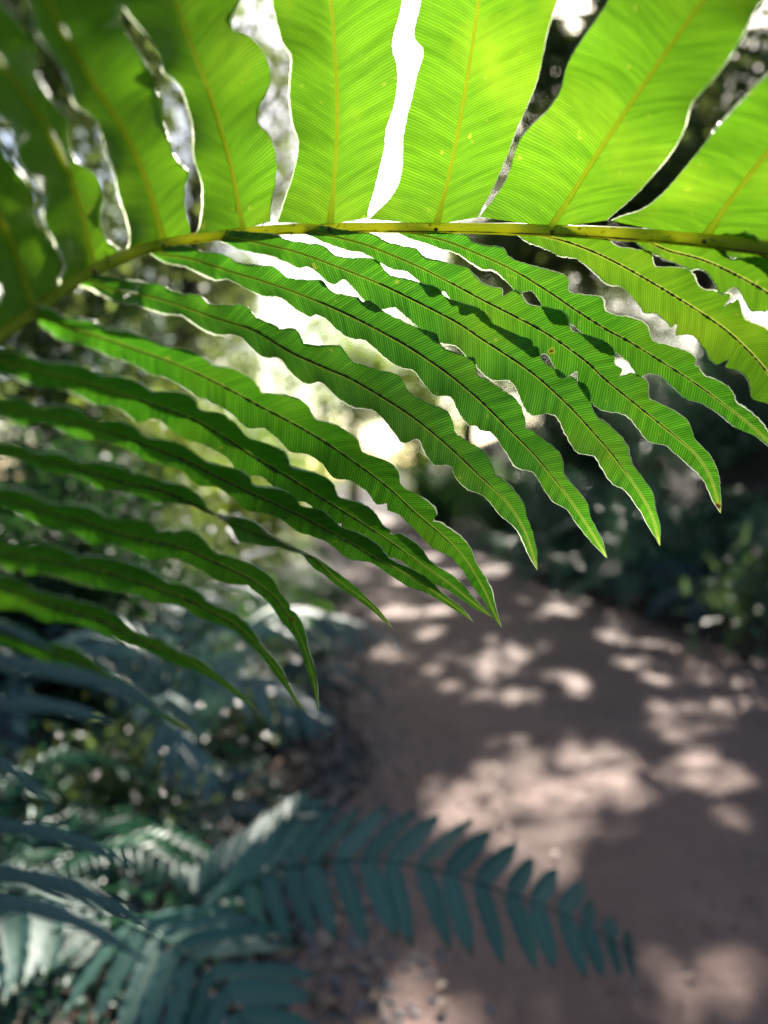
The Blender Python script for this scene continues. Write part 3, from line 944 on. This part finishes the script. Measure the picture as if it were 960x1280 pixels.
p_root = np.array([-0.78, 3.05, float(height(-0.78, 3.05)) - .02])
pf = thing("fern", "pale blue fern fanning its ribbed fronds over the path's left edge, beyond the bottom fern", "fern", p_root, "ferns beside the path")
v, f = tube(np.array([(0, 0, 0), (.01, 0, .08), (0.02, 0, .18)]), [.05, .045, .02], 8)
mesh_obj("crown", v, f, M_STEM, pf)
ptop = p_root + np.array([.02, 0, .16])
for pts, n_, L_ in [([(262, 810, 3.05), (330, 776, 3.1), (410, 772, 3.15), (500, 800, 3.2)], 19, .30), ([(250, 850, 2.95), (300, 850, 2.85), (350, 868, 2.78), (412, 905, 2.72)], 17, .27), ([(225, 800, 3.1), (235, 750, 3.3), (290, 728, 3.5), (345, 745, 3.7)], 16, .26), ([(190, 830, 3.0), (140, 800, 2.95), (90, 800, 2.9), (40, 830, 2.9)], 16, .26), ([(215, 870, 2.85), (210, 900, 2.7), (230, 940, 2.55), (265, 985, 2.45)], 15, .22)]:
    frond_individual(pf, p_root, [ptop] + [at(*q) for q in pts], np.array([0.05, -.45, .9]), n_, L_ * .85, .024, M_GREY_RIB, M_GREY, .005, start=.18, sweep=.75, droop=.16, side_drop=.3)

# a frond close to the lens on the left: its long leaflets come in from the edge of the picture
near_root = at(-190, 1240, .24)
nf = thing("fern_frond", "grey blue frond very near the lens at lower left, long leaflets pointing right", "fern frond", near_root)
ln = smooth_line([at(-190, 1240, .24), at(-130, 1130, .24), at(-95, 1020, .24), at(-90, 900, .24), at(-110, 790, .24), at(-150, 690, .24)], 60)
v, f = tube(local(ln, near_root), np.linspace(.0026, .0012, 60), 8)
mesh_obj("rachis", v, f, M_NEAR, nf)
for mid, wpx in [([(-110, 1150), (0, 1130), (90, 1150), (190, 1205)], 36), ([(-98, 1082), (0, 1092), (100, 1115), (205, 1168)], 38), ([(-92, 1010), (0, 1032), (90, 1050), (170, 1085)], 34), ([(-90, 930), (-20, 945), (30, 975), (70, 1010)], 26),
                 ([(-90, 872), (0, 880), (70, 884), (150, 905)], 36), ([(-95, 815), (0, 828), (80, 842), (160, 864), (225, 910)], 36), ([(-110, 770), (-40, 775), (20, 790), (70, 815)], 24), ([(-95, 1040), (-160, 1010), (-230, 1000)], 34), ([(-92, 940), (-160, 900), (-230, 880)], 34), ([(-95, 830), (-160, 790), (-230, 770)], 32)]:
    q = smooth_line(mid, 40)
    t = np.linspace(0, 1, 40)
    Mi = np.stack([at(x, y, .245 + .012 * s_ + 0.006 * math.sin(3 * s_)) for (x, y), s_ in zip(q, t)])
    tan = norm(np.gradient(Mi, axis=0))
    vw = norm(Mi - CAM)
    S = norm(norm(np.cross(vw, tan)) + vw * 0.35)
    nn = norm(np.cross(tan, S))
    w = wpx / F * .28 * np.interp(t, [0, .1, .5, .8, 1], [.6, .9, 1, .7, .03]) * (1 + .10 * np.sin(t * 26)) * .27
    cols = [Mi + S * (w * c)[:, None] + nn * (abs(c) * w * .18)[:, None] for c in (-1, -.5, 0, .5, 1)]
    mesh_obj("leaflet", local(np.stack(cols, 1).reshape(-1, 3), near_root), grid_faces(40, 5), M_NEAR, nf)


# ------------------------------------------------------------------ shrubs and trees
def twig_lines(root, g, n, H, Wd, lean=(0, 0)):
    tips = []
    for i in range(n):
        a = g.uniform(0, 2 * math.pi)
        r = Wd * math.sqrt(g.random())
        h = H * g.uniform(.55, 1.0) * (1 - .35 * (r / Wd) ** 2)
        e = np.array([math.cos(a) * r + lean[0] * h, math.sin(a) * r + lean[1] * h, h])
        m = e * np.array([.45, .45, .6]) + g.normal(0, .04, 3)
        tips.append(np.stack([np.zeros(3), m * .5, m, e]))
    return tips


def shrub(loc, H, Wd, n_stem, n_leaf, leaf, ratio, mat, label, group, name="shrub", cat="shrub", seed=1, hang=0.3, lean=(0, 0), big=False, low=0.25):
    g = np.random.default_rng(seed)
    root = np.array([loc[0], loc[1], float(height(loc[0], loc[1])) - .04])
    p = thing(name, label, cat, root, group)
    st = twig_lines(root, g, n_stem, H, Wd, lean)
    parts = [tube(smooth_line(s, 8), np.linspace(.012, .003, 8) * (H ** .5), 5) for s in st]
    mesh_obj("stem", *join(parts), M_STEM, p)
    pick = g.integers(0, n_stem, n_leaf)
    tt = low + (1 - low) * g.random(n_leaf) ** .8
    L8 = [smooth_line(s, 20) for s in st]
    P = np.stack([L8[a][min(19, int(b * 19))] for a, b in zip(pick, tt)])
    out = norm(P * np.array([1, 1, .3]) + g.normal(0, .35, P.shape) * Wd)
    sp = g.normal(0, 1, P.shape) * np.array([.16, .16, .12]) * (Wd + H) * .5
    P = P + sp
    P[:, 2] = np.maximum(P[:, 2], .05)
    ax = norm(out + g.normal(0, .5, P.shape) + np.array([0, 0, -hang]))
    up = np.array([0, 0, 1.0]) + g.normal(0, .45, P.shape)
    L = leaf * g.uniform(.6, 1.25, n_leaf)
    if big:
        me_src = leaflet_mesh(1.0, ratio, mat, waves=2, droop=.14, n=8, name="leaf")
        for q in range(n_leaf):
            d = ax[q]
            z = norm(up[q] - d * np.dot(up[q], d))
            o = bpy.data.objects.new("leaf", me_src)
            COL.objects.link(o)
            o.parent = p
            o.matrix_local = mat4(d, np.cross(z, d), z, P[q], (L[q],) * 3)
    else:
        o = mesh_obj("foliage", *leaves(P, ax, up, L, L * ratio), mat, p)
        o["kind"] = "stuff"
    return p


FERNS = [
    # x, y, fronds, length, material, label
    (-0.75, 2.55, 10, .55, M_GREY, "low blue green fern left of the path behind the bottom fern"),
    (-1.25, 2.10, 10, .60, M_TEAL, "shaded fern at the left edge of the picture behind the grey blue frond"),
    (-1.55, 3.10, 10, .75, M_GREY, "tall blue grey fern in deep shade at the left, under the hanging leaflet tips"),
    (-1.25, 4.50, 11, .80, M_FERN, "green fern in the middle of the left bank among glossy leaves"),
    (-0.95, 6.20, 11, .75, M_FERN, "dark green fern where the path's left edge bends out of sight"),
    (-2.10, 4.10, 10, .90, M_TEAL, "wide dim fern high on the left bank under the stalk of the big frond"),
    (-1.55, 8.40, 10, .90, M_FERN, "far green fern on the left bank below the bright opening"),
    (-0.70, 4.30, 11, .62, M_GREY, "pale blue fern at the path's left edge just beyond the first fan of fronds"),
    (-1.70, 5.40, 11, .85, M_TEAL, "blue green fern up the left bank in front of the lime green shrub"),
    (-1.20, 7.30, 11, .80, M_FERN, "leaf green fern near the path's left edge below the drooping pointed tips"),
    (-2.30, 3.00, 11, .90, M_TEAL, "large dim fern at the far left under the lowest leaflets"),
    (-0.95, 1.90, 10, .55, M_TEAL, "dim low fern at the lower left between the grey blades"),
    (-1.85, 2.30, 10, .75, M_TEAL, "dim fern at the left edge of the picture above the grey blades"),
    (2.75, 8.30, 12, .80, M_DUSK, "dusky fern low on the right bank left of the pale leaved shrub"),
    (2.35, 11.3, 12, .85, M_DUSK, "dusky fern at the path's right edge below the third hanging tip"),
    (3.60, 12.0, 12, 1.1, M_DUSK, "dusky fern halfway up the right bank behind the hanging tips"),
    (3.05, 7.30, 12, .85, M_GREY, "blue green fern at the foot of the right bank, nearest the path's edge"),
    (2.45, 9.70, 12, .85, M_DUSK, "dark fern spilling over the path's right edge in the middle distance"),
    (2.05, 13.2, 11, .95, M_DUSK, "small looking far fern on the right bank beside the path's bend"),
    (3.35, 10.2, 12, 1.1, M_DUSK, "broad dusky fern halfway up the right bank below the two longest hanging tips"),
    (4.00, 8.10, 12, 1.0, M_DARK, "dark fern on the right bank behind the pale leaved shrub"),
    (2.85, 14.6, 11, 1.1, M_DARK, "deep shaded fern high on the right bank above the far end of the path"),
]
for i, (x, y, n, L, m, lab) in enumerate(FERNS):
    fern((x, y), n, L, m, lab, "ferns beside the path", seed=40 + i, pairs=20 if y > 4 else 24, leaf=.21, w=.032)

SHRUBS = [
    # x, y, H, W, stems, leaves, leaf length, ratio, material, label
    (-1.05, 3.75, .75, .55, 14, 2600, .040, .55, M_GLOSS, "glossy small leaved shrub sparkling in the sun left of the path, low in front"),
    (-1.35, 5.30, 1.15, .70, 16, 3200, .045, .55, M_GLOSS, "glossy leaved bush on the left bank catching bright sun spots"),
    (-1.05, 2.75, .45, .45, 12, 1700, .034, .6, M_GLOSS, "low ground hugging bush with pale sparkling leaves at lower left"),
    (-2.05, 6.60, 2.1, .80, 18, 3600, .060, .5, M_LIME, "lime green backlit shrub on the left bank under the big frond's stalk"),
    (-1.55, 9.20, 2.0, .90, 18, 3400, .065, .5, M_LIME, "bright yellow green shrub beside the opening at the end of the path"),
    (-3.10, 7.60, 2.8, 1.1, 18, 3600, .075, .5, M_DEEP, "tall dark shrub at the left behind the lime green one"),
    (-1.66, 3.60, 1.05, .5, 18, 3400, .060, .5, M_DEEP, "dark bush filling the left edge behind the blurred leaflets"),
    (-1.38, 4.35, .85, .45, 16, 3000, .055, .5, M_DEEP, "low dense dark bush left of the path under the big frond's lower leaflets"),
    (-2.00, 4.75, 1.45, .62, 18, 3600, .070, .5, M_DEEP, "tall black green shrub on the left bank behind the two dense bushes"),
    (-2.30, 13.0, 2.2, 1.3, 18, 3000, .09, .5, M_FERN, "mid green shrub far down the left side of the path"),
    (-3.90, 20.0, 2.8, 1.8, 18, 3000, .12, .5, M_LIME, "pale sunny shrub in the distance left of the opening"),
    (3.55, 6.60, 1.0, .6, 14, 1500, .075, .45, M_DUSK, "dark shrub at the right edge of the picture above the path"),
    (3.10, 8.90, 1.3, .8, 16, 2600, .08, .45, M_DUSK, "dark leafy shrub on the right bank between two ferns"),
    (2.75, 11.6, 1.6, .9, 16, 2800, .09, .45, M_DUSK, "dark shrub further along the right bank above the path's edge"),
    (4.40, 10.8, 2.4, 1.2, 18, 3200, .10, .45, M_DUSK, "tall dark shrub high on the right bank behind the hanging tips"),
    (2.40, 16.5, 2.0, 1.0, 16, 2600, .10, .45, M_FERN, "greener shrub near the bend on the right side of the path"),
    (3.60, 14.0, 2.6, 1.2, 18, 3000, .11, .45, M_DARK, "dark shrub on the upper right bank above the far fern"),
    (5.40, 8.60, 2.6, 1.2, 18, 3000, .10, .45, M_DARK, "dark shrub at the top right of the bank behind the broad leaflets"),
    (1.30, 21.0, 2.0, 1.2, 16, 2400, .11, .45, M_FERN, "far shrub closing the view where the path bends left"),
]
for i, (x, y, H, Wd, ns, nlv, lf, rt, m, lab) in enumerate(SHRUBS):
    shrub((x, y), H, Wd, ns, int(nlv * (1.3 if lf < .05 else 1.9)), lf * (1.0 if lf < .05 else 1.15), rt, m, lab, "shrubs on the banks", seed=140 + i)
shrub((2.66, 5.75), 1.25, .42, 11, 210, .165, .36, M_PALE, "pale broad leaved shrub beside the path at the right edge of the picture", "shrubs on the banks", seed=77, big=True, hang=.15, low=.35)

gc = np.random.default_rng(31)
n = 15000
yy = 1.5 + 8.5 * gc.random(n) ** 1.3
xx = xl(yy) - 0.28 - 3.0 * gc.random(n) ** 1.2 - 0.12 * np.sin(yy * 4)
hh = 0.04 + 0.30 * gc.random(n) ** 1.4 * np.clip((xl(yy) - xx) / .7, .3, 1)
P = np.stack([xx, yy, height(xx, yy) + hh], -1)
L = gc.uniform(.03, .085, n) * (0.7 + .05 * yy)
o = mesh_obj("ground_cover", *leaves(P, np.stack([gc.normal(.2, 1, n), gc.normal(-.2, 1, n), gc.normal(.1, .5, n)], -1), np.stack([gc.normal(0, .5, n), gc.normal(0, .5, n), np.ones(n)], -1), L, L * gc.uniform(.3, .55, n)), M_TEAL)
o["kind"] = "stuff"
o["label"] = "low dark green ground cover on the left bank"

# trees: trunks on the banks; limbs reach for clumps of leaves that hang over the path
TREES = [
    (5.6, 7.6, .17, (-.12, .12), "tree on the right bank whose crown shows in the upper right gaps"),
    (5.2, 12.5, .20, (-.05, .05), "broad tree on top of the right bank whose crown shades the path"),
    (3.9, 17.5, .20, (-.16, .05), "tree on the right bank near the bend, its limbs over the path"),
    (5.8, 21.0, .24, (-.15, .0), "tree behind the others on the right bank with a high crown"),
    (2.9, 26.0, .20, (-.06, .0), "distant tree on the right just beyond the path's bend"),
    (-3.2, 10.5, .16, (.16, .1), "slender tree on the left bank behind the upper left leaflets"),
    (-4.2, 15.5, .20, (.15, .0), "tree further back on the left bank, crown above the lime green shrub"),
    (-4.0, 6.6, .18, (.05, .1), "dark ivy covered tree at the left edge behind the dim leaflets"),
]
LIT = [(650, 820, .17), (720, 858, .20), (590, 833, .16), (645, 876, .22), (600, 1028, .20), (562, 1010, .12), (532, 992, .12), (730, 975, .18), (768, 982, .16), (692, 1030, .12), (700, 950, .12),
       (660, 962, .10), (825, 855, .20), (880, 850, .22), (862, 895, .14), (915, 965, .22), (920, 1025, .16), (900, 910, .16), (560, 800, .18), (510, 828, .2), (480, 820, .2), (620, 800, .2), (690, 745, .3), (740, 1030, .09), (720, 1058, .08),
       (650, 1082, .10), (700, 1100, .08), (930, 1240, .08), (880, 1265, .06), (500, 770, .3), (545, 765, .35), (780, 805, .22), (845, 810, .22), (560, 720, .5), (480, 690, .8), (460, 665, 1.2), (790, 1005, .1), (760, 940, .14), (560, 860, .12), (600, 970, .14), (640, 990, .12), (660, 1000, .10), (940, 890, .18)]
holes = [(on_ground(x, y), r * .34) for x, y, r in LIT]
gH = np.random.default_rng(5)
for x0, x1, y0, y1, n, ra, rb in [(540, 800, 930, 1060, 20, .035, .09), (800, 960, 830, 990, 24, .05, .12), (470, 800, 735, 880, 44, .06, .16), (640, 760, 1040, 1110, 6, .03, .06), (450, 620, 660, 740, 8, .2, .5), (820, 960, 1200, 1280, 1, .05, .1)]:
    for _ in range(n):
        holes.append((on_ground(gH.uniform(x0, x1), gH.uniform(y0, y1)), gH.uniform(ra, rb) * .55))
for _ in range(190):                      # specks of sun on the left bank
    y = 2.0 + 6.5 * gH.random() ** 1.4
    x = float(xl(y)) - gH.uniform(0.0, 2.1)
    holes.append((np.array([x, y, float(height(x, y)) + gH.uniform(.1, 1.1)]), gH.uniform(.0, .07)))
for _ in range(150):                      # and on the right bank
    y = gH.uniform(5.5, 15)
    x = float(xr(y)) + gH.uniform(0.1, 3.0)
    holes.append((np.array([x, y, float(height(x, y)) + gH.uniform(.1, 1.1)]), gH.uniform(.05, .2)))
for _ in range(60):                       # sun on the backlit lime shrubs
    y = gH.uniform(5.5, 10.0)
    x = float(xl(y)) - gH.uniform(0.3, 2.4)
    holes.append((np.array([x, y, float(height(x, y)) + gH.uniform(.6, 2.3)]), gH.uniform(.06, .2)))
for _ in range(55):                       # small specks among the ferns at the left
    holes.append((at(gH.uniform(110, 400), gH.uniform(640, 1010), gH.uniform(2.0, 3.6)), gH.uniform(.0, .03)))
holes += [(at(x, y, d), r) for x, y, d, r in [(290, 1055, 1.75, .05), (320, 1040, 1.8, .04), (250, 1090, 1.6, .04), (175, 1110, 1.4, .03), (120, 960, 1.9, .05), (190, 990, 2.0, .05), (260, 930, 2.4, .06), (240, 860, 2.8, .06)]]
holes += [(on_ground(x, y, .1), .02) for x, y in [(430, 1250), (500, 1205), (400, 1235), (620, 1180), (560, 1225), (480, 1262), (330, 1262), (250, 1235), (530, 1160), (300, 1130)]]
# the big frond itself hangs in a shaft of sun
holes += [(CAM, .16)]
holes += [(np.array([2.60, 5.7, h_]), .09) for h_ in (.7, 1.0, 1.35)]
for _ in range(50):                       # leaves along the foot of the right bank
    y = gH.uniform(6, 13)
    holes.append((np.array([float(xr(y)) + gH.uniform(.0, .9), y, gH.uniform(.15, .9)]), gH.uniform(.02, .10)))
holes += [(at(x, y, d), r) for x, y, d, r in [(110, 120, .28, .12), (20, 180, .25, .08), (220, 100, .33, .13), (720, 300, .42, .15), (880, 300, .38, .16), (560, 330, .44, .09), (830, 520, .46, .10), (680, 520, .46, .07), (520, 150, .42, .11), (390, 160, .40, .10), (270, 150, .36, .13), (60, 60, .26, .09), (180, 40, .3, .1), (420, 40, .4, .12), (680, 120, .40, .14), (880, 120, .34, .14), (140, 160, .3, .10), (40, 230, .26, .05)]]


def sunline_dist(P, c):
    w = P - c
    return np.linalg.norm(w - np.outer(w @ SUN, SUN), axis=1)


tclumps = [[] for _ in TREES]
gT = np.random.default_rng(11)


def add_clumps(n, xs, ys, hs):
    for _ in range(n):
        g0 = np.array([gT.uniform(*xs), gT.uniform(*ys), 0.0])
        H = gT.uniform(*hs)
        c = g0 + SUN * (H / SUN[2])
        dists = [np.hypot(c[0] - t[0], (c[1] - t[1])) for t in TREES]
        tclumps[int(np.argmin(dists))].append(c)


for gxi in np.arange(-4.6, 4.6, .8):
    for gyi in np.arange(-1.5, 15.0, .85):
        add_clumps(1, (gxi, gxi + .8), (gyi, gyi + .85), (4.4, 8.0))
add_clumps(30, (-1.0, 4.5), (1.0, 8.0), (5.0, 8.5))
add_clumps(26, (-0.4, 2.6), (1.6, 5.2), (4.6, 8.0))
add_clumps(24, (0.0, 2.4), (2.3, 4.4), (4.6, 8.5))
add_clumps(24, (-0.3, 2.4), (0.6, 2.6), (4.6, 8.5))
add_clumps(26, (1.0, 7.0), (12.0, 22.0), (3.5, 7.0))
for _ in range(26):                       # unseen leaf clumps added overhead and behind the camera to block skylight
    c = np.array([gT.uniform(-6, 6), gT.uniform(-1, 6), gT.uniform(5.0, 8.0)])
    tclumps[int(np.argmin([np.hypot(c[0] - t[0], c[1] - t[1]) for t in TREES]))].append(c)
# leaves that keep the sun off the left part of the frond
for x, y, d in [(150, 500, .33), (230, 560, .36), (330, 600, .4), (60, 600, .28), (150, 690, .33), (240, 720, .36), (300, 480, .4), (420, 640, .44), (-60, 560, .24), (-60, 850, .25), (60, 860, .25), (0, 1050, .25), (120, 1120, .25), (-100, 1150, .24), (30, 1180, 1.4), (-60, 1150, 1.3), (120, 1220, 1.2)]:
    c = at(x, y, d) + SUN * gT.uniform(9, 13)
    tclumps[0].append(c)
for tr, n in ((5, 44), (6, 40), (7, 44), (1, 22), (2, 22), (3, 16)):
    x, y = TREES[tr][:2]
    for _ in range(n):
        tclumps[tr].append(np.array([x + gT.normal(0, 1.5), y + gT.normal(0, 1.4), gT.uniform(2.6, 9.0)]))


def view_angles(P):
    d = P - CAM
    return np.degrees(np.arctan2(d[:, 0], d[:, 1])), np.degrees(np.arctan2(d[:, 2], np.hypot(d[:, 0], d[:, 1])))


for k, (x, y, r, lean, lab) in enumerate(TREES):
    g = np.random.default_rng(900 + k)
    z0 = float(height(x, y)) - .1
    root = np.array([x, y, z0])
    p = thing("tree", lab, "tree", root, "trees over the path")
    th = 6.2
    tl = np.stack([np.array([lean[0] * h + .12 * math.sin(h * 1.3 + k), lean[1] * h + .1 * math.sin(h + 2 * k), h]) for h in np.linspace(0, th, 16)])
    rad = r * np.interp(np.linspace(0, 1, 16), [0, .06, .2, 1], [1.6, 1.15, 1.0, .35])
    v, f = tube(tl, rad, 14)
    v = v + g.normal(0, .012, v.shape)
    mesh_obj("trunk", v, f, M_BARK, p)
    P = []
    for c in tclumps[k]:
        cl = c - root
        az, el = view_angles(c[None])
        if -8.5 < az[0] < 4.0 and el[0] < 17.5:
            continue
        j = int(np.clip(np.searchsorted(tl[:, 2], cl[2] * .62), 5, 15))
        b = tl[j]
        limb = smooth_line([b, b + (cl - b) * .35 + np.array([0, 0, .25]), b + (cl - b) * .75 + np.array([0, 0, .2]), cl], 12)
        crossing = any((sunline_dist(limb[3:], hc) < hr + .04).any() for hc, hr in holes)
        if not (-2.5 < az[0] < 4.5 and el[0] < 33) and not crossing and g.random() < .75:
            v, f = tube(limb, np.linspace(.032, .007, 12), 6)
            mesh_obj("limb", v, f, M_BARK, p)
        nlf = int(g.uniform(300, 440))
        P.append(c + g.normal(0, 1, (nlf, 3)) * np.array([.42, .42, .26]))
    if not P:
        continue
    P = np.vstack(P)
    keep = np.ones(len(P), bool)
    for c, rr_ in holes:
        keep &= sunline_dist(P, c) > rr_ + .06
    az, el = view_angles(P)
    keep &= ~((az > -9) & (az < 4.5) & (el < 17.8))
    keep &= ~((az > -1.8) & (az < 3.4) & (el < 34))
    keep &= ~((az > -15) & (az < -4) & (el > 15) & (el < 40) & (g.random(len(P)) < .55))
    keep &= ~((az > 5) & (az < 18) & (el > 18) & (el < 34) & (P[:, 1] > 11) & (g.random(len(P)) < .68))
    keep &= np.linalg.norm(P - CAM, axis=1) > 3.0
    P = P[keep]
    n = len(P)
    L = g.uniform(.09, .165, n)
    v, f = leaves(P, norm(g.normal(0, 1, P.shape) + np.array([0, 0, -.4])), np.array([0, 0, 1.0]) + g.normal(0, .5, P.shape), L, L * g.uniform(.45, .62, n))
    o = mesh_obj("crown", local(v, root), f, M_CANOPY, p)
    o["kind"] = "stuff"

# far trees beyond the bend
for k, (x, y, h, lab) in enumerate([(-7.0, 34.0, 9.5, "far pale tree left of the bright opening"), (-1.2, 30.0, 6.5, "far low tree in the middle of the bright opening"), (3.4, 33.0, 8.5, "far tree on the right of the bright opening"), (-13.0, 34.0, 10.5, "far tall tree at the left beyond the lime green shrub"), (1.2, 27.0, 5.6, "far bushy little tree at the path's bend under the opening"), (-3.2, 40.0, 10.5, "farthest thin tree in the bright opening, mostly sky between its leaves")]):
    g = np.random.default_rng(70 + k)
    root = np.array([x, y, float(height(x, y)) - .1])
    p = thing("tree", lab, "tree", root, "far trees beyond the path")
    v, f = tube(smooth_line([(0, 0, 0), (.1, 0, h * .3), (0, .1, h * .6), (.1, 0, h * .9)], 10), np.linspace(.25, .05, 10), 8)
    mesh_obj("trunk", v, f, M_BARK, p)
    cs = np.stack([g.normal(0, h * .22, 16), g.normal(0, h * .22, 16), g.uniform(h * .25, h, 16)], -1)
    P = (cs[g.integers(0, 16, 2600)] + g.normal(0, .5, (2600, 3)))
    L = g.uniform(.2, .35, 2600)
    o = mesh_obj("crown", *leaves(P, g.normal(0, 1, P.shape), np.array([0, 0, 1.0]) + g.normal(0, .5, P.shape), L, L * .5), M_LIME, p)
    o["kind"] = "stuff"
